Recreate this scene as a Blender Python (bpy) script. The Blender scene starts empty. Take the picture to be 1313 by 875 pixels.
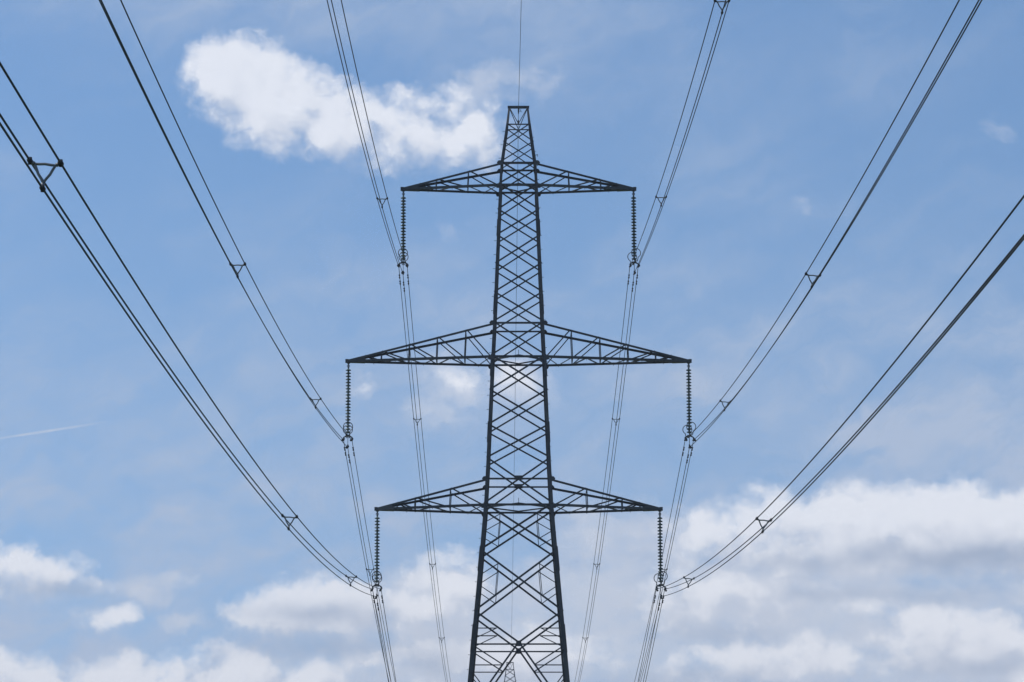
import bpy, bmesh, math, random
from mathutils import Vector, Matrix, noise
random.seed(7)
R = math.radians
scene = bpy.context.scene

# ------------------------------------------------------------------ camera
cam_data = bpy.data.cameras.new('camera')
cam_data.sensor_width = 36.0
cam_data.lens = 36.0 * 4100.0 / 1313.0
cam_data.clip_start = 0.5
cam_data.clip_end = 20000.0
cam = bpy.data.objects.new('camera', cam_data)
scene.collection.objects.link(cam)
PITCH = 10.265
cam.location = (0, 0, 1.6)
cam.rotation_euler = (R(90 + PITCH), 0, 0)
scene.camera = cam

# ------------------------------------------------------------------ sun and exposure
SUN_EL, SUN_AZ = 52.0, -78.0          # azimuth from +Y (the view direction), negative = to the left
sun_dir = Vector((math.sin(R(SUN_AZ)) * math.cos(R(SUN_EL)), math.cos(R(SUN_AZ)) * math.cos(R(SUN_EL)), math.sin(R(SUN_EL))))
sd = bpy.data.lights.new('sun', 'SUN')
sd.energy = 3.0
sd.angle = R(0.5)
sd.color = (1.0, 0.95, 0.88)
sun = bpy.data.objects.new('sun', sd)
sun.rotation_euler = sun_dir.to_track_quat('Z', 'Y').to_euler()
scene.collection.objects.link(sun)
scene.cycles.use_adaptive_sampling = True
scene.cycles.adaptive_threshold = 0.015
scene.cycles.adaptive_min_samples = 12
scene.cycles.max_bounces = 4
scene.cycles.diffuse_bounces = 2
scene.cycles.glossy_bounces = 2
scene.cycles.volume_bounces = 0
scene.view_settings.view_transform = 'Standard'
scene.view_settings.look = 'None'
scene.view_settings.exposure = 0.0
scene.view_settings.gamma = 1.0
scene.view_settings.use_curve_mapping = False

# ------------------------------------------------------------------ node helper
class G:
    """Small expression builder for shader node trees."""
    def __init__(s, tree): s.t = tree; s.n = tree.nodes; s.l = tree.links
    def put(s, sock, v):
        if isinstance(v, bpy.types.NodeSocket): s.l.new(v, sock)
        elif v is not None: sock.default_value = v
    def m(s, op, a, b=None, c=None, clamp=False):
        n = s.n.new('ShaderNodeMath'); n.operation = op; n.use_clamp = clamp
        for i, v in enumerate((a, b, c)):
            if v is not None: s.put(n.inputs[i], v)
        return n.outputs[0]
    def v(s, op, a, b=None, scale=None):
        n = s.n.new('ShaderNodeVectorMath'); n.operation = op
        s.put(n.inputs[0], a)
        if b is not None: s.put(n.inputs[1], b)
        if scale is not None: s.put(n.inputs['Scale'], scale)
        return n.outputs['Value'] if op in ('LENGTH', 'DOT_PRODUCT', 'DISTANCE') else n.outputs['Vector']
    def xyz(s, x, y, z=0.0):
        n = s.n.new('ShaderNodeCombineXYZ')
        for i, q in enumerate((x, y, z)): s.put(n.inputs[i], q)
        return n.outputs[0]
    def sep(s, a):
        n = s.n.new('ShaderNodeSeparateXYZ'); s.put(n.inputs[0], a); return n.outputs
    def noise(s, vec, scale, detail=6.0, rough=0.55, lac=2.0, color=False, dim='2D'):
        n = s.n.new('ShaderNodeTexNoise'); n.noise_dimensions = dim
        s.put(n.inputs['Vector'], vec); n.inputs['Scale'].default_value = scale
        n.inputs['Detail'].default_value = detail; n.inputs['Roughness'].default_value = rough
        n.inputs['Lacunarity'].default_value = lac
        return n.outputs['Color' if color else 'Fac']
    def smooth(s, x, lo, hi, a=0.0, b=1.0):
        n = s.n.new('ShaderNodeMapRange'); n.interpolation_type = 'SMOOTHSTEP'
        s.put(n.inputs[0], x); s.put(n.inputs[1], lo); s.put(n.inputs[2], hi); s.put(n.inputs[3], a); s.put(n.inputs[4], b)
        return n.outputs[0]
    def lin(s, x, lo, hi, a=0.0, b=1.0):
        n = s.n.new('ShaderNodeMapRange')
        s.put(n.inputs[0], x); s.put(n.inputs[1], lo); s.put(n.inputs[2], hi); s.put(n.inputs[3], a); s.put(n.inputs[4], b)
        return n.outputs[0]
    def mix(s, f, a, b):
        n = s.n.new('ShaderNodeMix'); n.data_type = 'RGBA'
        s.put(n.inputs[0], f); s.put(n.inputs[6], a); s.put(n.inputs[7], b)
        return n.outputs[2]

# ------------------------------------------------------------------ sky with clouds (a function of direction only)
world = bpy.data.worlds.new('World')
scene.world = world
world.use_nodes = True
wt = world.node_tree
wt.nodes.clear()

# each cloud: azimuth and elevation of its middle, half sizes and tilt, strength; the unit is 100/4100 rad (1.4 degrees)
def sky_uv(px, py):                   # degrees of azimuth / elevation expressed in that unit, measured from the middle of the view
    return ((px - 656.5) / 100.0, (437.5 - py) / 100.0)
CLOUDS = [
    # bright cumulus left of the tower top
    (290, 108, 0.66, 0.56, -14, 1.05), (345, 135, 0.80, 0.60, -20, 1.05), (425, 158, 0.90, 0.56, -14, 0.90), (515, 172, 0.90, 0.58, -5, 0.74), (592, 172, 0.74, 0.64, -18, 0.68),
    # low bank on the right, upper layer
    (900, 690, 0.60, 0.50, 0, 0.70), (990, 690, 0.95, 0.60, 4, 0.90), (1110, 688, 1.00, 0.60, 2, 1.10), (1215, 686, 1.00, 0.54, 0, 1.20), (1330, 690, 1.00, 0.52, 0, 1.20),
    # its lower layers
    (930, 770, 1.30, 0.62, 0, 0.68), (1085, 765, 1.2, 0.40, 0, 0.45), (1220, 830, 1.20, 0.50, -6, 0.95), (1000, 850, 1.60, 0.42, 2, 0.80), (1330, 850, 1.0, 0.45, 0, 0.9),
    # bank behind the tower legs
    (345, 792, 0.58, 0.36, 0, 0.80), (395, 782, 0.80, 0.48, 0, 0.95), (455, 786, 0.70, 0.42, 0, 0.85), (520, 780, 0.60, 0.50, -10, 0.70), (570, 765, 0.80, 0.60, 8, 0.75), (620, 845, 2.4, 0.50, 0, 0.65),
    # small clouds low on the left
    (35, 742, 1.05, 0.36, -6, 0.76), (140, 797, 0.60, 0.25, 0, 0.48),
    # bank along the bottom left
    (10, 880, 0.9, 0.50, 0, 0.80), (180, 884, 1.1, 0.52, 0, 0.85), (300, 874, 0.75, 0.52, 0, 0.85), (410, 888, 0.7, 0.50, 0, 0.85),
    # small bright patch behind the tower below the middle arm
    (588, 488, 0.42, 0.24, -12, 0.45), (662, 488, 0.40, 0.28, 0, 0.48), (466, 492, 0.2, 0.14, 0, 0.22),
    # more of the same low bank outside the view
    (1550, 700, 1.6, 0.5, 0, 1.0), (1850, 820, 2.2, 0.5, 0, 0.9), (-300, 840, 2.0, 0.5, 0, 0.9), (-250, 640, 1.2, 0.4, 0, 0.8), (656, 960, 12.0, 0.6, 0, 0.9),
]
WISPS = [
    (582, 492, 0.55, 0.36, -12, 0.75), (672, 490, 0.60, 0.36, 0, 0.75), (466, 492, 0.28, 0.16, 0, 0.45), (560, 530, 0.5, 0.4, 0, 0.55),
    (1296, 182, 0.35, 0.24, 0, 0.20), (1031, 268, 0.20, 0.17, 0, 0.32), (560, 288, 0.40, 0.16, -28, 0.12),
    (195, 756, 0.60, 0.22, 0, 0.75), (240, 797, 0.40, 0.22, 0, 0.50), (760, 690, 0.70, 0.45, 0, 0.70), (825, 680, 0.5, 0.4, 0, 0.70), (690, 110, 0.8, 0.3, 0, 0.35), (620, 110, 0.6, 0.35, 30, 0.45),
    (780, 790, 2.0, 0.90, 0, 0.95), (1050, 790, 2.6, 0.95, 0, 0.95), (560, 810, 1.5, 0.85, 0, 0.85), (1320, 780, 1.6, 0.5, 0, 0.85), (1250, 860, 2.0, 0.6, 0, 0.9), (460, 815, 1.2, 0.5, 0, 0.5), (700, 860, 4.0, 0.5, 0, 0.8),
]
def cloud_group(name, blobs, warp, n_amp, n2_amp, n_scale, stretch, detail=8.0, rough=0.58):
    grp = bpy.data.node_groups.new(name, 'ShaderNodeTree')
    grp.interface.new_socket('UV', in_out='INPUT', socket_type='NodeSocketVector')
    grp.interface.new_socket('Density', in_out='OUTPUT', socket_type='NodeSocketFloat')
    gi = grp.nodes.new('NodeGroupInput'); go_ = grp.nodes.new('NodeGroupOutput')
    g = G(grp)
    uv = gi.outputs[0]
    w1 = g.v('SUBTRACT', g.noise(uv, 1.6, 3.0, 0.55, color=True), (0.5, 0.5, 0.5))
    w2 = g.v('SUBTRACT', g.noise(uv, 6.0, 4.0, 0.6, color=True), (0.5, 0.5, 0.5))
    p = g.v('ADD', g.v('ADD', uv, g.v('SCALE', w1, scale=warp)), g.v('SCALE', w2, scale=warp * 0.28))
    acc = None
    for (px, py, rx, ry, ang, wgt) in blobs:
        cu, cv = sky_uv(px, py)
        def mad(x, y, z):
            n = grp.nodes.new('ShaderNodeVectorMath'); n.operation = 'MULTIPLY_ADD'
            for i, q in enumerate((x, y, z)): g.put(n.inputs[i], q)
            return n.outputs[0]
        # evaluate the clouds one after another (keeps the shader small)
        if abs(ang) < 5:
            off = (-cu / rx, -cv / ry, 0)
            q = mad(p, (1 / rx, 1 / ry, 0), off if acc is None else mad(acc, (1e-6, 1e-6, 0), off))
        else:
            ca, sa = math.cos(R(ang)), math.sin(R(ang))
            pp = g.v('SUBTRACT', p, (cu, cv, 0)) if acc is None else mad(acc, (1e-6, 1e-6, 0), g.v('SUBTRACT', p, (cu, cv, 0)))
            q = g.xyz(g.v('DOT_PRODUCT', pp, (ca / rx, sa / rx, 0)), g.v('DOT_PRODUCT', pp, (-sa / ry, ca / ry, 0)))
        d = g.m('MULTIPLY_ADD', g.v('DOT_PRODUCT', q, q), -0.75, wgt)
        acc = d if acc is None else g.m('SMOOTH_MAX', acc, d, 0.25)
    acc = g.m('MAXIMUM', acc, -3.0)
    pw = g.v('MULTIPLY', g.v('ADD', uv, g.v('SCALE', w2, scale=0.16)), (1.0, stretch, 1.0))
    nz = g.noise(pw, n_scale, detail, rough)
    dens = g.m('ADD', acc, g.m('MULTIPLY_ADD', nz, n_amp, -n_amp / 2))
    if n2_amp:
        vo = grp.nodes.new('ShaderNodeTexVoronoi'); vo.voronoi_dimensions = '2D'; vo.feature = 'SMOOTH_F1'; vo.normalize = True     # rounded puffs
        g.put(vo.inputs['Vector'], pw); vo.inputs['Scale'].default_value = n_scale * 1.7; vo.inputs['Detail'].default_value = 2.0
        vo.inputs['Roughness'].default_value = 0.50; vo.inputs['Smoothness'].default_value = 0.30
        dens = g.m('ADD', dens, g.m('MULTIPLY_ADD', vo.outputs['Distance'], -n2_amp, n2_amp * 0.22))
    g.put(go_.inputs[0], dens)
    return grp
grp_c = cloud_group('cloud_density', CLOUDS, 0.28, 1.20, 0.85, 1.7, 1.25)
grp_s = cloud_group('cloud_body', CLOUDS, 0.28, 1.0, 0.0, 1.7, 1.25, 1.5, 0.50)
grp_w = cloud_group('wisp_density', WISPS, 0.50, 1.8, 0.4, 1.5, 1.8)

w = G(wt)
tc = wt.nodes.new('ShaderNodeTexCoord')
dirv = w.v('NORMALIZE', tc.outputs['Generated'])
sx, sy, sz = w.sep(dirv)
az = w.m('ARCTAN2', sx, sy)
el = w.m('ARCSINE', sz)
U = w.m('MULTIPLY', az, 41.0)
V = w.m('MULTIPLY', w.m('SUBTRACT', el, R(PITCH)), 41.0)
UV = w.xyz(U, V, 0.0)
sky = wt.nodes.new('ShaderNodeTexSky')
sky.sky_type = 'NISHITA'
sky.sun_disc = False
sky.sun_elevation = R(SUN_EL)
sky.sun_rotation = R(SUN_AZ)
sky.altitude = 0
sky.air_density = 1.0
sky.dust_density = 0.0
sky.ozone_density = 6.0
# clear sky a little deeper than the low horizon band: look it up higher in the dome
look = w.xyz(sx, sy, w.m('MULTIPLY_ADD', sz, 0.55, 0.125))
w.put(sky.inputs[0], w.v('NORMALIZE', look))
skyc = sky.outputs[0]

def cloud(vec, grp):
    n = wt.nodes.new('ShaderNodeGroup'); n.node_tree = grp; w.put(n.inputs[0], vec); return n.outputs[0]
d0 = cloud(UV, grp_c)
ds0 = cloud(UV, grp_s)
ds1 = cloud(w.v('ADD', UV, (-0.14, 0.24, 0.0)), grp_s)
dw = cloud(UV, grp_w)
# thin veil of high cloud, thicker low down and in a few broad patches
VEILS = [(340, -10, 3.6, 0.75, 0.48), (700, 40, 1.2, 1.1, 0.36), (1180, 490, 3.2, 1.7, 0.32), (1060, 110, 2.6, 1.1, 0.14), (560, 400, 3.4, 1.5, 0.14), (860, 160, 1.5, 1.2, 0.16), (0, 250, 1.0, 0.7, 0.12)]
vacc = w.smooth(el, R(13.8), R(5.5), 0.0, 0.62)
for (px, py, rx, ry, amt) in VEILS:
    cu, cv = sky_uv(px, py)
    q = w.v('MULTIPLY', w.v('SUBTRACT', UV, (cu, cv, 0)), (1 / rx, 1 / ry, 0))
    vacc = w.m('ADD', vacc, w.m('MULTIPLY', w.m('EXPONENT', w.m('MULTIPLY', w.v('DOT_PRODUCT', q, q), -1.0)), amt))
veil_w = w.v('ADD', UV, w.v('SCALE', w.v('SUBTRACT', w.noise(UV, 0.8, 3.0, color=True), (0.5, 0.5, 0.5)), scale=0.8))
veil_n = w.noise(w.v('MULTIPLY', veil_w, (0.55, 1.0, 1.0)), 0.9, 7.0, 0.58)
streak_w = w.v('ADD', veil_w, w.v('SCALE', w.v('SUBTRACT', w.noise(UV, 2.6, 3.0, color=True), (0.5, 0.5, 0.5)), scale=0.35))
streak = w.noise(w.xyz(w.v('DOT_PRODUCT', streak_w, (0.28, 0.12, 0)), w.v('DOT_PRODUCT', streak_w, (-0.75, 1.5, 0))), 1.1, 7.0, 0.60)
veil_t = w.m('MULTIPLY', w.lin(veil_n, 0.32, 0.68, 0.45, 1.40), w.lin(streak, 0.32, 0.70, 0.60, 1.45))
veil = w.m('MULTIPLY', vacc, veil_t, clamp=True)
veil = w.m('MULTIPLY_ADD', w.smooth(w.m('MULTIPLY', veil_n, streak), 0.22, 0.44), 0.07, veil, clamp=True)
VEIL_COL = (3.50, 4.32, 5.80, 1)
base = w.mix(veil, skyc, VEIL_COL)
# old contrail, a faint streak low on the left
cu, cv = sky_uv(55, 560)
mp = wt.nodes.new('ShaderNodeMapping'); mp.vector_type = 'TEXTURE'
mp.inputs['Location'].default_value = (cu, cv, 0); mp.inputs['Rotation'].default_value = (0, 0, R(10)); mp.inputs['Scale'].default_value = (1.0, 0.024, 1)
w.put(mp.inputs['Vector'], UV)
trail = w.m('MULTIPLY', w.smooth(w.v('LENGTH', mp.outputs[0]), 1.0, 0.2), w.lin(w.noise(UV, 3.0), 0.3, 0.7, 0.20, 0.60))
base = w.mix(trail, base, (5.2, 5.5, 6.3, 1))
# thin low layer and wisps, then cumulus with their flat grey undersides
low = w.smooth(el, R(10.5), R(3.5))
walpha = w.m('MULTIPLY', w.smooth(dw, -0.30, 1.10), 0.72)
base = w.mix(walpha, base, w.mix(low, (5.4, 5.8, 6.7, 1), (5.05, 5.4, 6.2, 1)))
UNDER = [(1250, 718, 1.7, 0.17, 1.1), (1010, 724, 0.7, 0.12, 0.5), (1060, 764, 0.7, 0.10, 0.5), (400, 788, 0.85, 0.15, 0.8), (930, 812, 0.8, 0.14, 0.5), (80, 756, 0.6, 0.10, 0.5),
         (1240, 856, 0.9, 0.12, 0.6), (560, 848, 0.5, 0.18, 0.6), (1200, 768, 0.9, 0.10, 0.4), (420, 830, 0.9, 0.16, 0.6), (880, 868, 1.2, 0.12, 0.5)]
uw = w.v('ADD', UV, w.v('MULTIPLY', w.v('SUBTRACT', w.noise(UV, 1.8, 5.0, color=True), (0.5, 0.5, 0.5)), (0.8, 0.22, 0.0)))
uacc = None
for (px, py, rx, ry, amt) in UNDER:
    cu, cv = sky_uv(px, py)
    q = w.v('MULTIPLY', w.v('SUBTRACT', uw, (cu, cv, 0)), (1 / rx, 1 / ry, 0))
    e = w.m('MULTIPLY', w.m('EXPONENT', w.m('MULTIPLY', w.v('DOT_PRODUCT', q, q), -1.0)), amt)
    uacc = e if uacc is None else w.m('ADD', uacc, e)
shade = w.m('SUBTRACT', ds0, ds1)
fine = w.m('SUBTRACT', d0, ds0)
lit = w.smooth(w.m('ADD', w.m('MULTIPLY_ADD', fine, w.mix(low, (0.28, 0.28, 0.28, 1), (0.48, 0.48, 0.48, 1)), shade), w.m('MULTIPLY', d0, w.mix(low, (0.30, 0.30, 0.30, 1), (0.12, 0.12, 0.12, 1)))), -0.50, 0.52)
alpha = w.m('MULTIPLY', w.smooth(d0, -0.22, w.lin(lit, 0.0, 1.0, 1.10, 0.64)), w.mix(low, (0.90, 0.90, 0.90, 1), (0.95, 0.95, 0.95, 1)))
ccol = w.mix(lit, w.mix(low, (5.3, 5.7, 6.6, 1), (4.3, 4.75, 5.75, 1)), w.mix(low, (7.0, 7.25, 7.9, 1), (6.35, 6.6, 7.25, 1)))
final = w.mix(alpha, base, ccol)
final = w.mix(w.m('MULTIPLY', uacc, 0.80, clamp=True), final, (2.95, 3.6, 4.85, 1))
bg = wt.nodes.new('ShaderNodeBackground')
bg.inputs['Strength'].default_value = 0.119
w.put(bg.inputs['Color'], final)
# the rest of the dome: the same sky with broad thin cloud only
bg2 = wt.nodes.new('ShaderNodeBackground')
bg2.inputs['Strength'].default_value = 0.119
far_cloud = w.noise(w.v('MULTIPLY', dirv, (1.0, 1.0, 2.2)), 2.6, 3.0, 0.55, dim='3D')
w.put(bg2.inputs['Color'], w.mix(w.smooth(far_cloud, 0.50, 0.78, 0.15, 0.75), skyc, (4.9, 5.2, 6.0, 1)))
here = w.m('MULTIPLY', w.smooth(w.m('ABSOLUTE', U), 19.0, 13.0), w.m('MULTIPLY', w.smooth(V, 14.0, 8.0), w.smooth(V, -12.0, -7.5)))
ms = wt.nodes.new('ShaderNodeMixShader')
w.put(ms.inputs[0], here); wt.links.new(bg2.outputs[0], ms.inputs[1]); wt.links.new(bg.outputs[0], ms.inputs[2])
wo = wt.nodes.new('ShaderNodeOutputWorld')
wt.links.new(ms.outputs[0], wo.inputs[0])
world.cycles.sampling_method = 'MANUAL'
world.cycles.sample_map_resolution = 512

# ------------------------------------------------------------------ materials
def new_mat(name):
    m = bpy.data.materials.new(name); m.use_nodes = True
    return m, G(m.node_tree), m.node_tree.nodes['Principled BSDF']
def noisy_mat(name, c1, c2, scale, rough, metal=0.0, detail=5.0, rvar=0.12, spec=0.5, tone=0.0):
    m, q, b = new_mat(name)
    t = m.node_tree.nodes.new('ShaderNodeTexCoord')
    n = q.noise(t.outputs['Object'], scale, detail, 0.6, dim='3D')
    f = q.smooth(n, 0.35, 0.68)
    oi = m.node_tree.nodes.new('ShaderNodeObjectInfo')     # members weather a little differently
    mixed = q.mix(f, (*c1, 1), (*c2, 1))
    q.put(b.inputs['Base Color'], q.v('SCALE', mixed, scale=q.lin(oi.outputs['Random'], 0, 1, 1 - tone, 1 + tone)) if tone else mixed)
    q.put(b.inputs['Roughness'], q.lin(n, 0.3, 0.7, rough - rvar, rough + rvar))
    b.inputs['Metallic'].default_value = metal
    b.inputs['Specular IOR Level'].default_value = spec
    return m
M = {}
M['steel'] = noisy_mat('painted_steel', (0.025, 0.032, 0.039), (0.054, 0.058, 0.060), 0.9, 0.55, spec=0.4, tone=0.3)
M['steel_thin'] = noisy_mat('painted_steel_thin', (0.021, 0.028, 0.035), (0.048, 0.053, 0.056), 1.3, 0.55, spec=0.4, tone=0.4)
M['glaze'] = noisy_mat('insulator_glaze', (0.065, 0.100, 0.092), (0.095, 0.130, 0.122), 3.0, 0.22, rvar=0.06, tone=0.3)
M['fitting'] = noisy_mat('galvanised_fitting', (0.045, 0.052, 0.055), (0.075, 0.080, 0.080), 6.0, 0.55, metal=0.2)
M['spacer'] = noisy_mat('spacer_aluminium', (0.13, 0.145, 0.155), (0.19, 0.205, 0.215), 5.0, 0.5, metal=0.3)
M['rubber'] = noisy_mat('clamp_rubber', (0.012, 0.014, 0.017), (0.022, 0.024, 0.026), 5.0, 0.7)
M['cable'] = noisy_mat('weathered_aluminium_cable', (0.024, 0.032, 0.044), (0.044, 0.052, 0.066), 0.6, 0.65, spec=0.25)
M['ground'] = noisy_mat('field_grass', (0.040, 0.065, 0.018), (0.085, 0.105, 0.035), 0.05, 0.9, detail=9.0)

# ------------------------------------------------------------------ mesh helpers
COL = scene.collection
def link(name, bm, mat, parent=None, loc=None, smooth=False):
    me = bpy.data.meshes.new(name)
    bmesh.ops.recalc_face_normals(bm, faces=bm.faces[:])
    if smooth:
        for f in bm.faces: f.smooth = True
    bm.to_mesh(me); bm.free()
    me.materials.append(mat)
    o = bpy.data.objects.new(name, me)
    COL.objects.link(o)
    if parent is not None: o.parent = parent
    if loc is not None: o.location = loc
    return o
def share(name, mesh, parent, loc=(0, 0, 0), rot=(0, 0, 0)):
    o = bpy.data.objects.new(name, mesh); COL.objects.link(o); o.parent = parent; o.location = loc; o.rotation_euler = rot
    return o
def thing(name, label, cat, loc, group=None, rotz=0.0):
    o = bpy.data.objects.new(name, None); COL.objects.link(o)
    o.location = loc; o.rotation_euler = (0, 0, rotz); o.empty_display_size = 0.5
    o['label'] = label; o['category'] = cat
    if group: o['group'] = group
    return o
def bar(bm, a, b, w, h, up=None):
    """Rectangular bar from a to b, w across and h along 'up'."""
    a, b = Vector(a), Vector(b); d = (b - a)
    if d.length < 1e-6: return
    d.normalize()
    u = Vector(up) if up is not None else Vector((0, 0, 1))
    u = u - d * u.dot(d)
    if u.length < 1e-4:
        u = Vector((1, 0, 0)); u = u - d * u.dot(d)
    u.normalize(); s = d.cross(u)
    vs = []
    for q in (a, b):
        for (i, j) in ((-1, -1), (1, -1), (1, 1), (-1, 1)):
            vs.append(bm.verts.new(q + s * (i * w / 2) + u * (j * h / 2)))
    for i in range(4):
        bm.faces.new((vs[i], vs[(i + 1) % 4], vs[4 + (i + 1) % 4], vs[4 + i]))
    bm.faces.new(vs[3::-1]); bm.faces.new(vs[4:8])
def angle(bm, a, b, n1, n2, w, t=0.014):
    """Rolled angle section along a-b; its two flanges point along n1 and n2 from the heel."""
    a, b = Vector(a), Vector(b); d = (b - a).normalized()
    n1 = Vector(n1); n1 = (n1 - d * n1.dot(d)).normalized()
    n2 = Vector(n2); n2 = n2 - d * n2.dot(d) - n1 * n2.dot(n1)
    n2 = n2.normalized()
    prof = [(0, 0), (w, 0), (w, t), (t, t), (t, w), (0, w)]
    rings = [[bm.verts.new(q + n1 * x + n2 * y) for x, y in prof] for q in (a, b)]
    k = len(prof)
    for i in range(k):
        bm.faces.new((rings[0][i], rings[0][(i + 1) % k], rings[1][(i + 1) % k], rings[1][i]))
    for r in rings:
        bm.faces.new((r[0], r[1], r[2], r[3])); bm.faces.new((r[0], r[3], r[4], r[5]))
def tube(bm, pts, rad, seg=8, closed=False):
    pts = [Vector(q) for q in pts]; n = len(pts); rings = []
    prev = None
    for i, q in enumerate(pts):
        if closed: d = pts[(i + 1) % n] - pts[i - 1]
        else: d = pts[min(i + 1, n - 1)] - pts[max(i - 1, 0)]
        d.normalize()
        if prev is None:
            u = Vector((0, 0, 1)) if abs(d.z) < 0.9 else Vector((0, 1, 0))
        else: u = prev
        u = (u - d * u.dot(d)).normalized(); prev = u
        s = d.cross(u)
        r = rad[i] if isinstance(rad, (list, tuple)) else rad
        rings.append([bm.verts.new(q + (u * math.cos(2 * math.pi * k / seg) + s * math.sin(2 * math.pi * k / seg)) * r) for k in range(seg)])
    last = n if closed else n - 1
    for i in range(last):
        A, B = rings[i], rings[(i + 1) % n]
        for k in range(seg):
            bm.faces.new((A[k], A[(k + 1) % seg], B[(k + 1) % seg], B[k]))
    if not closed:
        bm.faces.new(rings[0][::-1]); bm.faces.new(rings[-1])
def lathe(bm, prof, seg=20, c=(0, 0, 0)):
    """prof: (radius, z) pairs from top to bottom; ends are closed."""
    c = Vector(c); rings = []
    for r, z in prof:
        rings.append([bm.verts.new(c + Vector((r * math.cos(2 * math.pi * k / seg), r * math.sin(2 * math.pi * k / seg), z))) for k in range(seg)])
    for A, B in zip(rings, rings[1:]):
        for k in range(seg):
            bm.faces.new((A[k], A[(k + 1) % seg], B[(k + 1) % seg], B[k]))
    bm.faces.new(rings[0]); bm.faces.new(rings[-1][::-1])
def plate(bm, pts, n, t):
    """Flat polygon plate with thickness t, extruded both ways along n."""
    n = Vector(n).normalized()
    A = [bm.verts.new(Vector(q) + n * t / 2) for q in pts]; B = [bm.verts.new(Vector(q) - n * t / 2) for q in pts]
    k = len(pts)
    bm.faces.new(A); bm.faces.new(B[::-1])
    for i in range(k): bm.faces.new((A[i], B[i], B[(i + 1) % k], A[(i + 1) % k]))

# ------------------------------------------------------------------ ground (below the view; it lights the steel from underneath)
D1, D2 = 184.685, 554.0              # distances of the two towers
AX1, AX2 = 0.383, -0.345             # where the line of towers lies across the view
DROP = -3.75                          # the far tower stands on slightly lower ground
def ground_z(x, y):
    base = DROP * max(0.0, min(1.0, (y - 200.0) / 330.0))
    edge = min(1.0, max(0.0, (math.hypot(x, y - 300) - 120) / 400.0))
    return base + edge * 1.6 * noise.noise(Vector((x / 300.0, y / 300.0, 0)))
bm = bmesh.new()
N = 60
grid = [[None] * (N + 1) for _ in range(N + 1)]
for i in range(N + 1):
    for j in range(N + 1):
        a = (i / N * 2 - 1); b = (j / N * 2 - 1)
        x = 3500 * a * abs(a); y = 300 + 3500 * b * abs(b)
        z = ground_z(x, y)
        for ty in (D1, D2):
            if abs(y - ty) < 12 and abs(x) < 12: z = 0.0 if ty == D1 else DROP
        grid[i][j] = bm.verts.new((x, y, z))
for i in range(N):
    for j in range(N):
        bm.faces.new((grid[i][j], grid[i + 1][j], grid[i + 1][j + 1], grid[i][j + 1]))
gr = link('ground', bm, M['ground'], smooth=True)
gr['kind'] = 'structure'

# ------------------------------------------------------------------ lattice tower
# level heights and half widths of the square body
LV = [(12.75, 3.065), (17.09, 2.672), (18.91, 2.510), (22.45, 2.194), (25.18, 1.961), (27.85, 1.820), (29.80, 1.736), (31.85, 1.647), (33.91, 1.559),
      (35.91, 1.461), (37.69, 1.386), (39.42, 1.315), (41.13, 1.244), (42.68, 1.177), (44.25, 1.106), (45.59, 1.030), (46.86, 0.861), (48.01, 0.705)]
LV = [(0.0, 4.23), (6.6, 3.63)] + LV
LV = [(z, h * (0.984 + 0.000964 * (z - 1.6))) for z, h in LV]
ZR, HR = 49.16, 0.60                # the ridge bar on top
def half(z):
    for (z0, h0), (z1, h1) in zip(LV, LV[1:]):
        if z <= z1: return h0 + (h1 - h0) * (z - z0) / (z1 - z0)
    return LV[-1][1]
def corner(sx, sy, z): h = half(z); return Vector((sx * h, sy * h, z))
FACES = [((-1, -1), (1, -1), Vector((0, -1, 0))), ((1, -1), (1, 1), Vector((1, 0, 0))), ((1, 1), (-1, 1), Vector((0, 1, 0))), ((-1, 1), (-1, -1), Vector((-1, 0, 0)))]
ARMS = [(44.25, 45.59, 6.95, [0.324, 0.653, 0.83]), (33.91, 35.91, 10.12, [0.184, 0.38, 0.573, 0.765, 0.88]), (25.18, 26.69, 8.35, [0.3185, 0.644, 0.81])]
HANG = [6.81, 9.97, 8.21]

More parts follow.
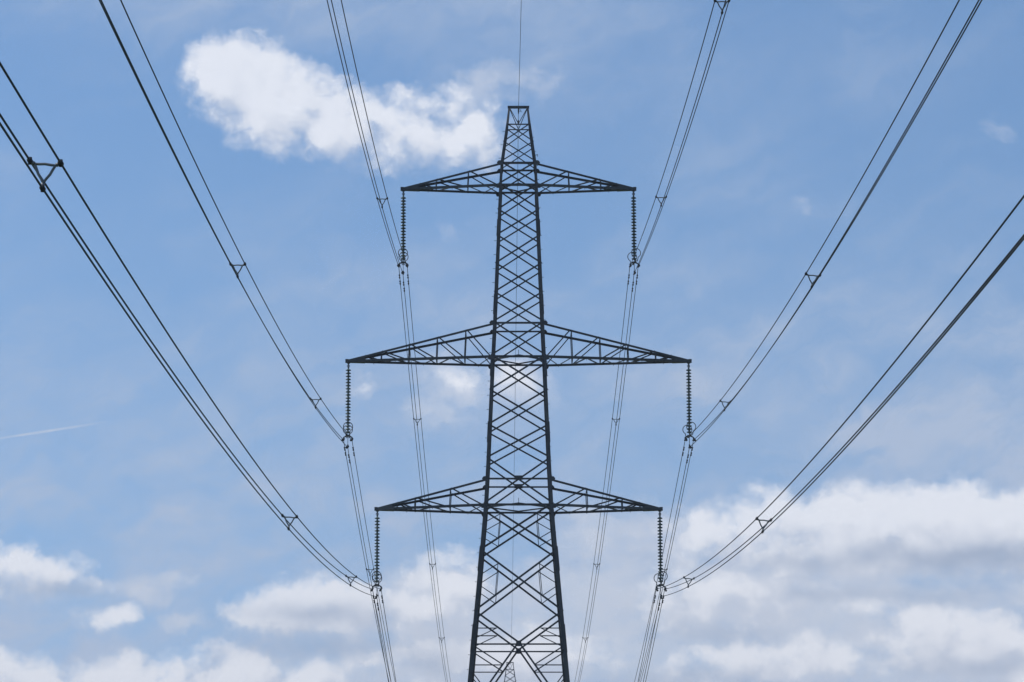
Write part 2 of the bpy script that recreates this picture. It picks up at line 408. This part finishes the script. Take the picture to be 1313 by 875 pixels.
def make_tower(name, label, loc):
    T = thing(name, label, 'pylon', loc, 'lattice pylons of the power line')
    # legs
    for sx in (-1, 1):
        for sy in (-1, 1):
            bm = bmesh.new()
            segs = [(0.0, 17.09, 0.245, 0.028, 0.04), (17.09, 22.45, 0.225, 0.026, 0.03), (22.45, 25.18, 0.21, 0.024, 0.022), (25.18, 29.8, 0.195, 0.02, 0.018), (29.8, 33.91, 0.19, 0.02, 0.01),
                    (33.91, 39.42, 0.19, 0.018, 0.005), (39.42, 44.25, 0.18, 0.018, 0.0), (44.25, 48.01, 0.125, 0.014, 0.0)]
            for z0, z1, wd, th, og in segs:
                out_ = Vector((sx * og, sy * og, 0))
                zs = [z0] + [z for z, h in LV if z0 < z < z1] + [z1]
                for a, b in zip(zs, zs[1:]):
                    angle(bm, corner(sx, sy, a) + out_, corner(sx, sy, b) + out_, (-sx, 0, 0), (0, -sy, 0), wd, th)
            angle(bm, corner(sx, sy, 48.01), (sx * HR, sy * 0.06, ZR), (-sx, 0, 0), (0, -sy, 0), 0.11, 0.012)
            # step bolts on two opposite legs
            if sx * sy > 0:
                z = 3.0
                k = 0
                while z < 47.6:
                    c = corner(sx, sy, z)
                    dv = Vector((sx, 0, 0)) if k % 2 == 0 else Vector((0, sy, 0))
                    c2 = c + (Vector((0, -sy * 0.07, 0)) if k % 2 == 0 else Vector((-sx * 0.07, 0, 0)))
                    bar(bm, c2 - dv * 0.01, c2 + dv * 0.125, 0.022, 0.022)
                    bar(bm, c2 + dv * 0.12, c2 + dv * 0.14, 0.035, 0.035)
                    z += 0.42; k += 1
            lg = link('leg', bm, M['steel'], T)
            for z, ln, wd in ((22.0, 1.4, 0.21), (29.4, 1.2, 0.185), (33.2, 1.0, 0.18), (37.0, 1.2, 0.175), (41.6, 1.0, 0.165), (17.4, 1.6, 0.23), (8.0, 1.6, 0.25)):
                bm = bmesh.new()
                a, b = corner(sx, sy, z - ln / 2), corner(sx, sy, z + ln / 2)
                off = Vector((sx, sy, 0)) * (0.022 + (0.045 if z < 17.1 else 0.035 if z < 22.5 else 0.02 if z < 34 else 0.005))
                angle(bm, a + off, b + off, (-sx, 0, 0), (0, -sy, 0), wd, 0.018)
                link('splice_plate', bm, M['steel'], lg)
            bm = bmesh.new()
            c = corner(sx, sy, 0)
            lathe(bm, [(0.42, 0.30), (0.5, 0.25), (0.5, -0.6)], 16, c)
            link('footing', bm, M['fitting'], T)
    # cross bracing, panel by panel, on each face
    zs = [z for z, h in LV]
    def inset(q, n, k): return q - n * k
    for (ca, cb, n) in FACES:
        for k in range(len(LV) - 1):
            z0, z1 = LV[k][0], LV[k + 1][0]
            if abs(z0 - 17.09) < .01 or abs(z0 - 12.75) < .01: continue       # the big K panels, below
            if abs(z0 - 25.18) < .01: z0, z1 = 25.18, 27.85
            wd = 0.11 if z0 < 25 else (0.095 if z0 < 33 else (0.085 if z0 < 45 else 0.062))
            A0, B0, A1, B1 = (inset(corner(*ca, z0), n, 0.03), inset(corner(*cb, z0), n, 0.03), inset(corner(*ca, z1), n, 0.03), inset(corner(*cb, z1), n, 0.03))
            bm = bmesh.new()
            angle(bm, A0, B1, (0, 0, 1), -n, wd, 0.011)
            angle(bm, B0 - n * 0.014, A1 - n * 0.014, (0, 0, 1), -n, wd, 0.011)
            xb = link('cross_brace', bm, M['steel_thin'], T)
            if z0 in (18.91, 22.45, 6.6, 0.0):
                C = (A0 + B1) / 2 * 0.5 + (B0 + A1) / 2 * 0.5
                # true crossing point of the two diagonals
                w0, w1 = (B0 - A0).length, (B1 - A1).length
                f = w0 / (w0 + w1)
                C = A0.lerp(B1, f)
                for (P0, P1) in ((A0, A1), (B0, B1)):
                    bm = bmesh.new()
                    u = P1.lerp(C, 0.47); v = P0.lerp(C, 0.47)
                    m1 = P0.lerp(P1, 0.45); m2 = P0.lerp(P1, 0.57)
                    for (a, b) in ((u, v), (u, m2), (m1, v)):
                        angle(bm, a - n * 0.028, b - n * 0.028, (0, 0, 1), -n, 0.05, 0.009)
                    link('secondary_brace', bm, M['steel_thin'], xb)
        # K bracing around the plan frame at 17 m
        zt, zk, zb = 18.91, 17.09, 12.75
        kn = inset((corner(*ca, zk) + corner(*cb, zk)) / 2, n, 0.03)
        bm = bmesh.new(); halves = []
        for c in (ca, cb):
            bs = bmesh.new(); halves.append(bs)
            top = inset(corner(*c, zt), n, 0.03); bot = inset(corner(*c, zb), n, 0.03)
            angle(bm, top, kn, (0, 0, 1), -n, 0.105, 0.012)
            angle(bm, kn, bot, (0, 0, 1), -n, 0.105, 0.012)
            leg_ = lambda z: inset(corner(*c, z), n, 0.03)
            def on_up(t): return top.lerp(kn, t)
            def on_dn(t): return kn.lerp(bot, t)
            q = on_up(0.5)
            angle(bs, q - n * .03, leg_(q.z) - n * .03, (0, 0, -1), -n, 0.06, 0.01)
            angle(bs, q - n * .03, leg_(zk + 0.25) - n * .03, (0, 0, -1), -n, 0.05, 0.009)
            q1, q2 = on_dn(0.29), on_dn(0.62)
            angle(bs, leg_(zk - 0.1) - n * .03, q1 - n * .03, (0, 0, 1), -n, 0.07, 0.01)
            angle(bs, q1 - n * .03, leg_(q1.z) - n * .03, (0, 0, 1), -n, 0.06, 0.01)
            angle(bs, leg_(q1.z - 0.2) - n * .03, q2 - n * .03, (0, 0, 1), -n, 0.06, 0.01)
            angle(bs, q2 - n * .03, leg_(q2.z) - n * .03, (0, 0, 1), -n, 0.06, 0.01)
        kb = link('k_brace', bm, M['steel_thin'], T)
        for bs in halves: link('secondary_brace', bs, M['steel_thin'], kb)
        bm = bmesh.new()
        s = (corner(*cb, zk) - corner(*ca, zk)).normalized()
        q = kn - n * 0.016
        plate(bm, [q + s * x + Vector((0, 0, z)) for x, z in ((-.15, -.16), (.15, -.16), (.15, .16), (-.15, .16))], n, 0.075)
        link('gusset_plate', bm, M['steel'], T)
        # horizontals
        for z, wd in ((zk, 0.085), (45.59, 0.12), (44.25, 0.13), (35.91, 0.105), (33.91, 0.12), (26.69, 0.10), (25.18, 0.12), (48.01, 0.065), (6.6, 0.1)):
            bm = bmesh.new()
            dz = Vector((0, 0, -0.035 - wd / 2))
            a, b = corner(*ca, z) + n * .002 + dz, corner(*cb, z) + n * .002 + dz
            angle(bm, a - n * .05, b - n * .05, (0, 0, 1), -n, wd, 0.013)
            link('horizontal_strut', bm, M['steel'], T)
        q = (corner(*ca, 26.69) + corner(*cb, 26.69)) / 2 - n * 0.04
        bm = bmesh.new()
        plate(bm, [q + s * x + Vector((0, 0, z)) for x, z in ((-.24, -.11), (.24, -.11), (.24, .14), (-.24, .14))], n, 0.08)
        link('gusset_plate', bm, M['steel'], T)
    # plan bracing inside the body at the cross-arm levels
    for z in (25.18, 33.91, 44.25):
        bm = bmesh.new()
        h = half(z) - 0.08
        mids = [Vector((0, -h, z)), Vector((h, 0, z)), Vector((0, h, z)), Vector((-h, 0, z))]
        for a, b in zip(mids, mids[1:] + mids[:1]): angle(bm, a, b, (0, 0, 1), -a, 0.085, 0.01)
        bar(bm, Vector((0, -h + 0.02, z - 0.02)), Vector((0, -h + 0.02, z + 0.35)), 0.03, 0.03)
        link('plan_brace', bm, M['steel_thin'], T)
    # peak that carries the earth wire
    P = bmesh.new()
    bar(P, (-HR - 0.04, 0, ZR + 0.02), (HR + 0.04, 0, ZR + 0.02), 0.16, 0.14)
    pk = link('earth_wire_peak', P, M['steel'], T)
    bm = bmesh.new()
    for sy in (-1, 1):
        for sx in (-1, 1):
            angle(bm, (sx * HR * 0.95, sy * 0.05, ZR), (sx * 0.04, sy * 0.69, 48.03), (0, 0, 1), (0, -sy, 0), 0.05, 0.009)
    link('v_brace', bm, M['steel_thin'], pk)
    bm = bmesh.new()
    bar(bm, (0, 0, ZR), (0, 0, ZR - 0.22), 0.05, 0.05)
    bar(bm, (0, -0.14, ZR - 0.28), (0, 0.14, ZR - 0.28), 0.07, 0.12)
    link('earth_wire_clamp', bm, M['fitting'], pk)
    bm = bmesh.new()
    tube(bm, [(0.03 + 0.10 * math.sin(t * 0.5), -0.05 + 0.03 * t, ZR - 0.05 - 0.20 * math.sin(t * 0.39)) for t in range(0, 9)], 0.010, 6)
    tube(bm, [(0.17, 0.02, ZR - 0.02), (0.13, 0.05, ZR - 0.12), (0.16, 0.08, ZR - 0.22), (0.22, 0.1, ZR - 0.25)], 0.010, 6)
    link('bonding_lead', bm, M['cable'], pk)
    bm = bmesh.new()
    c = corner(1, -1, 46.0)
    bar(bm, c, c + Vector((0.14, 0, 0.05)), 0.03, 0.03); bar(bm, c + Vector((0.12, 0, 0.05)), c + Vector((0.12, 0, -0.08)), 0.03, 0.03)
    link('small_bracket', bm, M['fitting'], T)
    # cross-arms
    for (zb, zt, ext, fr) in ARMS:
        hb, ht = half(zb), half(zt)
        for sx in (-1, 1):
            root = bpy.data.objects.new('crossarm', None); COL.objects.link(root); root.parent = T
            tipx, tz = ext, zb
            def bot(sy, f): return Vector((sx * (hb + (tipx - 0.12 - hb) * f), sy * (hb + (0.10 - hb) * f), zb - 0.12 - 0.02 * f))
            def top(sy, f): return Vector((sx * (ht + (tipx - 0.12 - ht) * f), sy * (ht + (0.10 - ht) * f), zt - 0.05 + (zb + 0.06 - zt) * f))
            def atx(fn, f):              # the point of a chord at the same distance from the axis as the bottom chord's
                return fn
            for sy in (-1, 1):
                bm = bmesh.new(); angle(bm, bot(sy, 0), bot(sy, 1), (0, -sy, 0), (0, 0, 1), 0.14, 0.014); link('bottom_chord', bm, M['steel'], root)
                bm = bmesh.new(); angle(bm, top(sy, 0), top(sy, 1), (0, -sy, 0), (0, 0, -1), 0.125, 0.013); link('top_chord', bm, M['steel'], root)
                bm = bmesh.new()
                fs = [0.0] + fr
                for f in fr:
                    angle(bm, bot(sy, f) + Vector((0, -sy * .02, 0)), top(sy, f) + Vector((0, -sy * .02, 0)), (sx, 0, 0), (0, -sy, 0), 0.055, 0.009)
                for f0, f1 in zip(fs, fs[1:]):
                    angle(bm, bot(sy, f0) + Vector((0, -sy * .035, 0)), top(sy, f1) + Vector((0, -sy * .035, 0)), (-sx, 0, 0), (0, -sy, 0), 0.06, 0.009)
                link('web_brace', bm, M['steel_thin'], root)
            bm = bmesh.new()
            fs = [0.0] + fr
            for i, (f0, f1) in enumerate(zip(fs, fs[1:])):
                sy = -1 if i % 2 == 0 else 1
                fm = (f0 + f1) / 2
                up = Vector((0, 0, 0.03))
                angle(bm, bot(sy, f0) + up, bot(-sy, fm) + up, (0, sy, 0), (0, 0, 1), 0.06, 0.009)
                angle(bm, bot(-sy, fm) + up, bot(sy, f1) + up, (0, sy, 0), (0, 0, 1), 0.06, 0.009)
                bar(bm, bot(-sy, fm) + Vector((0, sy * .1, 0.01)), bot(-sy, fm) + Vector((0, sy * .1, -0.05)), 0.3, 0.02)
            for f in fr: angle(bm, bot(-1, f) + Vector((0, 0, .045)), bot(1, f) + Vector((0, 0, .045)), (sx, 0, 0), (0, 0, 1), 0.05, 0.009)
            link('plan_brace', bm, M['steel_thin'], root)
            for f in fr[:3]:
                bm = bmesh.new(); angle(bm, top(-1, f) - Vector((0, 0, .045)), top(1, f) - Vector((0, 0, .045)), (sx, 0, 0), (0, 0, -1), 0.05, 0.009)
                link('cross_tie', bm, M['steel_thin'], root)
            bm = bmesh.new()
            for sy in (-1, 1):
                f = 1.0 - 1.0 / (ext - hb)
                y_ = lambda q: q + Vector((0, sy * 0.012, 0))
                plate(bm, [y_(bot(sy, f)), y_(bot(sy, 1.0)), y_(top(sy, 1.0)), y_(top(sy, f + 0.03)), y_(bot(sy, f) + Vector((0, 0, .10)))], (0, 1, 0), 0.014)
            plate(bm, [bot(-1, f) - Vector((0, 0, .012)), bot(-1, 1) - Vector((0, 0, .012)), bot(1, 1) - Vector((0, 0, .012)), bot(1, f) - Vector((0, 0, .012))], (0, 0, 1), 0.014)
            bar(bm, (sx * (tipx - 0.16), 0, zb - 0.055), (sx * (tipx + 0.03), 0, zb - 0.055), 0.24, 0.20)
            link('tip_plate', bm, M['steel'], root)
            for sy in (-1, 1):           # gussets where the chords meet the legs
                for fn, z in ((bot, zb), (top, zt)):
                    bm = bmesh.new()
                    q = fn(sy, 0); y0 = q + Vector((0, sy * .016, 0))
                    plate(bm, [y0 + Vector((sx * a, 0, b)) for a, b in ((-.14, -.15), (.16, -.13), (.22, .02), (.12, .14), (-.14, .15))], (0, 1, 0), 0.012)
                    link('gusset_plate', bm, M['steel'], root)
    return T
near_tower = make_tower('lattice_pylon', 'tall dark steel lattice pylon with three pairs of cross-arms, standing large in the middle', (AX1, D1, 0))
def copy_tree(o, parent=None):
    c = o.copy(); COL.objects.link(c)
    if parent is not None: c.parent = parent
    for ch in list(o.children): copy_tree(ch, c)
    return c
far_tower = copy_tree(near_tower)
far_tower.location = (AX2, D2, DROP)
far_tower['label'] = 'far off pylon of which only the small pointed top shows between the big pylon\'s legs'

# ------------------------------------------------------------------ insulator strings
BH, BV = 0.248, 0.435                # half width and height of a triple bundle
PITCH_D, NDISC = 0.1838, 21
def disc_bm():
    bm = bmesh.new()
    lathe(bm, [(0.045, 0.092), (0.056, 0.088), (0.063, 0.040), (0.105, 0.030), (0.148, 0.004), (0.157, -0.018), (0.152, -0.034),
               (0.128, -0.030), (0.118, -0.050), (0.096, -0.034), (0.086, -0.056), (0.060, -0.040), (0.040, -0.05), (0.040, -0.092)], 20)
    return bm
def string_meshes():
    out = {}
    def keep(key, bm, mat, smooth=False):
        o = link(key, bm, mat, smooth=smooth); out[key] = o.data; bpy.data.objects.remove(o)
    keep('insulator_disc', disc_bm(), M['glaze'], True)
    bm = bmesh.new()
    bar(bm, (0, 0, 0.02), (0, 0, -0.36), 0.045, 0.07); bar(bm, (-0.09, 0, -0.03), (0.09, 0, -0.03), 0.05, 0.05)
    tube(bm, [(0.07 * math.cos(a), 0, -0.20 + 0.09 * math.sin(a)) for a in [k * math.pi / 6 for k in range(12)]], 0.018, 6, True)
    keep('hanger_shackle', bm, M['fitting'])
    # teardrop arcing loop: a ring whose sides draw in to the yoke below
    bm = bmesh.new()
    pts = []
    for k in range(29):
        a = R(-62 + k * (304 / 28.0))
        pts.append((0.27 * math.cos(a), 0, 0.27 * math.sin(a)))
    pts = [(0.07, 0.0, -0.50)] + pts + [(-0.07, 0.0, -0.50)]
    tube(bm, pts, 0.023, 8)
    keep('arcing_ring', bm, M['fitting'], True)
    bm = bmesh.new()
    arch = [(BH, 0, -0.18)] + [(BH * math.cos(R(a)), 0, -0.12 + 0.12 * math.sin(R(a))) for a in range(0, 181, 15)] + [(-BH, 0, -0.18)]
    tube(bm, arch, 0.038, 8)
    plate(bm, [(-0.2, 0, -0.02), (-0.1, 0, 0.07), (0.1, 0, 0.07), (0.2, 0, -0.02)], (0, 1, 0), 0.05)
    for s in (-1, 1): bar(bm, (0, s * 0.05, -0.0), (0, s * 0.62, 0.0), 0.06, 0.035)
    keep('yoke_plate', bm, M['fitting'])
    bm = bmesh.new(); bar(bm, (0, 0, 0), (0, 0, -0.70), 0.03, 0.03); keep('link_rod', bm, M['fitting'])
    bm = bmesh.new()
    tube(bm, [(0, -0.24, 0.02), (0, -0.16, -0.005), (0, 0, -0.015), (0, 0.16, -0.005), (0, 0.24, 0.02)], [0.030, 0.046, 0.054, 0.046, 0.030], 8)
    bar(bm, (0, 0, 0.0), (0, 0, 0.16), 0.045, 0.08); bar(bm, (-0.03, 0, 0.06), (0.075, 0, 0.06), 0.16, 0.06)
    keep('suspension_clamp', bm, M['rubber'])
    return out
SM = string_meshes()
YOKE = -0.43 - NDISC * PITCH_D - 0.06
CLAMP_Z = -4.57
def make_string(loc, label, yaw):
    S = thing('insulator_string', label, 'insulator', loc, 'insulator strings under the cross-arm tips', yaw)
    S.rotation_euler = (R(random.uniform(-0.25, 0.25)), R(random.uniform(-0.25, 0.25)), yaw)
    share('hanger_shackle', SM['hanger_shackle'], S)
    for k in range(NDISC): share('insulator_disc', SM['insulator_disc'], S, (0, 0, -0.43 - k * PITCH_D), (0, 0, 0.3 * k))
    share('yoke_plate', SM['yoke_plate'], S, (0, 0, YOKE))
    for s in (-1, 1): share('arcing_ring', SM['arcing_ring'], S, (0, s * 0.58, YOKE + 0.47))
    share('link_rod', SM['link_rod'], S, (0, 0, YOKE))
    for x, z in ((-BH, CLAMP_Z), (BH, CLAMP_Z), (0, CLAMP_Z - BV)): share('suspension_clamp', SM['suspension_clamp'], S, (x, 0, z))
    return S
SLABEL = {(0, -1): 'string of insulator discs under the left tip of the top cross-arm', (0, 1): 'string of insulator discs under the right tip of the top cross-arm',
          (1, -1): 'string of insulator discs under the left tip of the long middle cross-arm', (1, 1): 'string of insulator discs under the right tip of the long middle cross-arm',
          (2, -1): 'string of insulator discs under the left tip of the lowest cross-arm', (2, 1): 'string of insulator discs under the right tip of the lowest cross-arm'}
YAW = {(0, -1): 0.0, (0, 1): 0.16, (1, -1): 0.06, (1, 1): 0.14, (2, -1): 0.02, (2, 1): 0.16}
HANGZ = [ARMS[k][0] - 0.16 for k in range(3)]
for (k, s), lab in SLABEL.items():
    make_string((AX1 + s * HANG[k], D1, HANGZ[k]), lab, YAW[(k, s)])

# ------------------------------------------------------------------ conductors: six triple bundles and the earth wire
M_NEAR, M_FAR = 0.0024, -0.00200
NEAR = [(0.1125, 0.00042), (0.0968, 0.00034), (0.0913, 0.00030)]
SPAN = D2 - D1
def run_point(level, side, s):
    """Middle of the upper pair of a bundle at s metres along the line: negative towards the viewer, positive beyond the tower."""
    z0 = HANGZ[level] + CLAMP_Z
    if s < 0:
        q = -s; a, b = NEAR[level]
        return Vector((AX1 + side * HANG[level] + M_NEAR * q, D1 - q, z0 - a * q + b * q * q))
    t = s / SPAN
    return Vector((AX1 + side * HANG[level] + M_FAR * s, D1 + s, z0 + DROP * t - 4 * 11.9 * t * (1 - t)))
SUB = [(-BH, 0.0), (BH, 0.0), (0.0, -BV)]
ROLL = {(2, -1): 4.5, (2, 1): 6.0, (1, 1): 6.0}      # the near spans hang slightly twisted
def roll_at(k, side, s): return R(ROLL.get((k, side), 0.0)) * min(1.0, max(0.0, -s / 30.0))
def sub_offset(k, side, s, ox, oz):
    a = roll_at(k, side, s); yaw = YAW[(k, side)] * math.exp(-abs(s) / 4)
    x = ox * math.cos(a) + oz * math.sin(a); z = -ox * math.sin(a) + oz * math.cos(a)
    return Vector((x * math.cos(yaw), x * math.sin(yaw), z))
S_LIST = [-330 + 3.0 * i for i in range(108)] + [-7.5, -6, -4.5, -3, -2, -1, -0.4, 0, 0.4, 1, 2, 3, 4.5, 6, 7.5] + [9 + 3.0 * i for i in range(120)] + [SPAN]
S_LIST = sorted(set(x for x in S_LIST if x <= SPAN))
def spacer_meshes():
    out = {}
    bm = bmesh.new()                                    # rounded triangular ring, point down, with a stub to each corner
    c = [Vector((-BH, 0, 0)), Vector((BH, 0, 0)), Vector((0, 0, -BV))]
    mid = sum(c, Vector()) / 3
    inner = [mid + (q - mid) * 0.70 for q in c]
    ring = []
    for i in range(3):
        p0, p1, p2 = inner[i - 1], inner[i], inner[(i + 1) % 3]
        for t in (0.78, 0.9, 1.0): ring.append(p0.lerp(p1, t) * 1.0 if t < 1 else p1.lerp(mid, 0.06))
        for t in (0.1, 0.22): ring.append(p1.lerp(p2, t))
        ring.append(p1.lerp(p2, 0.5) + (p1.lerp(p2, 0.5) - mid) * 0.10)
    tube(bm, ring, 0.023, 8, True)
    for q, r in zip(c, inner): tube(bm, [r, r.lerp(q, 0.5), q], [0.036, 0.030, 0.032], 8)
    o = link('spacer', bm, M['spacer'], smooth=True); out['spacer'] = o.data; bpy.data.objects.remove(o)
    bm = bmesh.new()
    tube(bm, [(0, -0.075, 0), (0, -0.06, 0), (0, 0.06, 0), (0, 0.075, 0)], [0.028, 0.046, 0.046, 0.028], 10)
    bar(bm, (0, 0, 0.06), (0, 0, -0.06), 0.05, 0.05)
    o = link('spacer_clamp', bm, M['rubber']); out['spacer_clamp'] = o.data; bpy.data.objects.remove(o)
    bm = bmesh.new()                                    # vibration damper: clip, steel strand and two weights
    bar(bm, (0, 0, 0.02), (0, 0, -0.09), 0.05, 0.05)
    tube(bm, [(0, -0.26, -0.10), (0, 0, -0.085), (0, 0.26, -0.10)], 0.012, 6)
    for s in (-1, 1): tube(bm, [(0, s * 0.11, -0.095), (0, s * 0.14, -0.098), (0, s * 0.25, -0.104), (0, s * 0.29, -0.106)], [0.028, 0.045, 0.052, 0.036], 8)
    o = link('vibration_damper', bm, M['rubber']); out['vibration_damper'] = o.data; bpy.data.objects.remove(o)
    return out
PM = spacer_meshes()
SPACERS = [-300, -240, -186, -134.5, -76.3, -31, 32, 79.5, 118.5, 165, 215, 265, 315, 350]
# fitted by hand, so no two spans have theirs at quite the same distances
FITTED = {(0, -1): {-76.3: -83.0, -31: -32.0}, (0, 1): {-31: -32.5}, (2, -1): {-134.5: -134.6, -76.3: -75.4}, (2, 1): {-76.3: -74.0, -31: -28.6}, (1, 1): {-76.3: -75.0, -31: -30.4}, (1, -1): {-76.3: -77.3, -31: -31.8}}
BLABEL = {(0, -1): 'bundle of three dark cables hung from the left end of the top cross-arm', (0, 1): 'bundle of three dark cables hung from the right end of the top cross-arm',
          (1, -1): 'bundle of three dark cables hung from the left end of the long middle cross-arm', (1, 1): 'bundle of three dark cables hung from the right end of the long middle cross-arm',
          (2, -1): 'bundle of three dark cables hung from the left end of the lowest cross-arm, curving down', (2, 1): 'bundle of three dark cables hung from the right end of the lowest cross-arm, curving down'}
for (k, side), lab in BLABEL.items():
    base = run_point(k, side, 0)
    Bn = thing('conductor_bundle', lab, 'power cable', base, 'triple cable bundles of the power line')
    for (ox, oz) in SUB:
        bm = bmesh.new()
        tube(bm, [run_point(k, side, s) - base + sub_offset(k, side, s, ox, oz) for s in S_LIST], 0.0185, 8)
        link('cable', bm, M['cable'], Bn, smooth=True)
        for s in (-2.4, -1.5, 1.5, 2.6):
            if s < 0 and s < -2: continue
            q = run_point(k, side, s) - base + sub_offset(k, side, s, ox, oz)
            d = run_point(k, side, s + 0.3) - run_point(k, side, s - 0.3)
            share('vibration_damper', PM['vibration_damper'], Bn, q, (math.asin(d.normalized().z), 0, 0))
    for i, s in enumerate(SPACERS):
        s2 = FITTED.get((k, side), {}).get(s, s + random.uniform(-0.6, 0.6) * (abs(s) > 140))
        d = (run_point(k, side, s2 + 0.5) - run_point(k, side, s2 - 0.5)).normalized()
        sp = share('spacer', PM['spacer'], Bn, run_point(k, side, s2) - base, (math.asin(d.z), roll_at(k, side, s2), 0))
        for (ox, oz) in SUB: share('spacer_clamp', PM['spacer_clamp'], sp, (ox, 0, oz))

bm = bmesh.new()
ew0 = Vector((AX1, D1, ZR - 0.28))
def earth_point(s):
    if s < 0:
        q = -s
        return Vector((AX1 + M_NEAR * q, D1 - q, ew0.z - 0.085 * q + 0.00026 * q * q))
    t = s / SPAN
    return Vector((AX1 + (AX2 - AX1) * t, D1 + s, ew0.z + DROP * t - 4 * 9.0 * t * (1 - t)))
tube(bm, [earth_point(s) - ew0 for s in S_LIST], 0.0125, 8)
ew = link('earth_wire', bm, M['cable'], None, ew0, smooth=True)
ew['label'] = 'single thin wire running over the peak of the big pylon'
ew['category'] = 'power cable'
for s in (-1.4, 1.4): share('vibration_damper', PM['vibration_damper'], ew, earth_point(s) - ew0)

# ------------------------------------------------------------------ air
m, q, b = new_mat('air')
m.node_tree.nodes.remove(b)
vol = m.node_tree.nodes.new('ShaderNodeVolumePrincipled')
vol.inputs['Color'].default_value = (0.80, 0.88, 1.0, 1)
vol.inputs['Density'].default_value = 0.00018
m.node_tree.links.new(vol.outputs[0], m.node_tree.nodes['Material Output'].inputs['Volume'])
bm = bmesh.new()
bar(bm, (0, -3300, 29), (0, 3900, 29), 7200, 76)
hz = link('haze', bm, m)
hz['kind'] = 'stuff'
hz['label'] = 'thin summer haze over the fields'
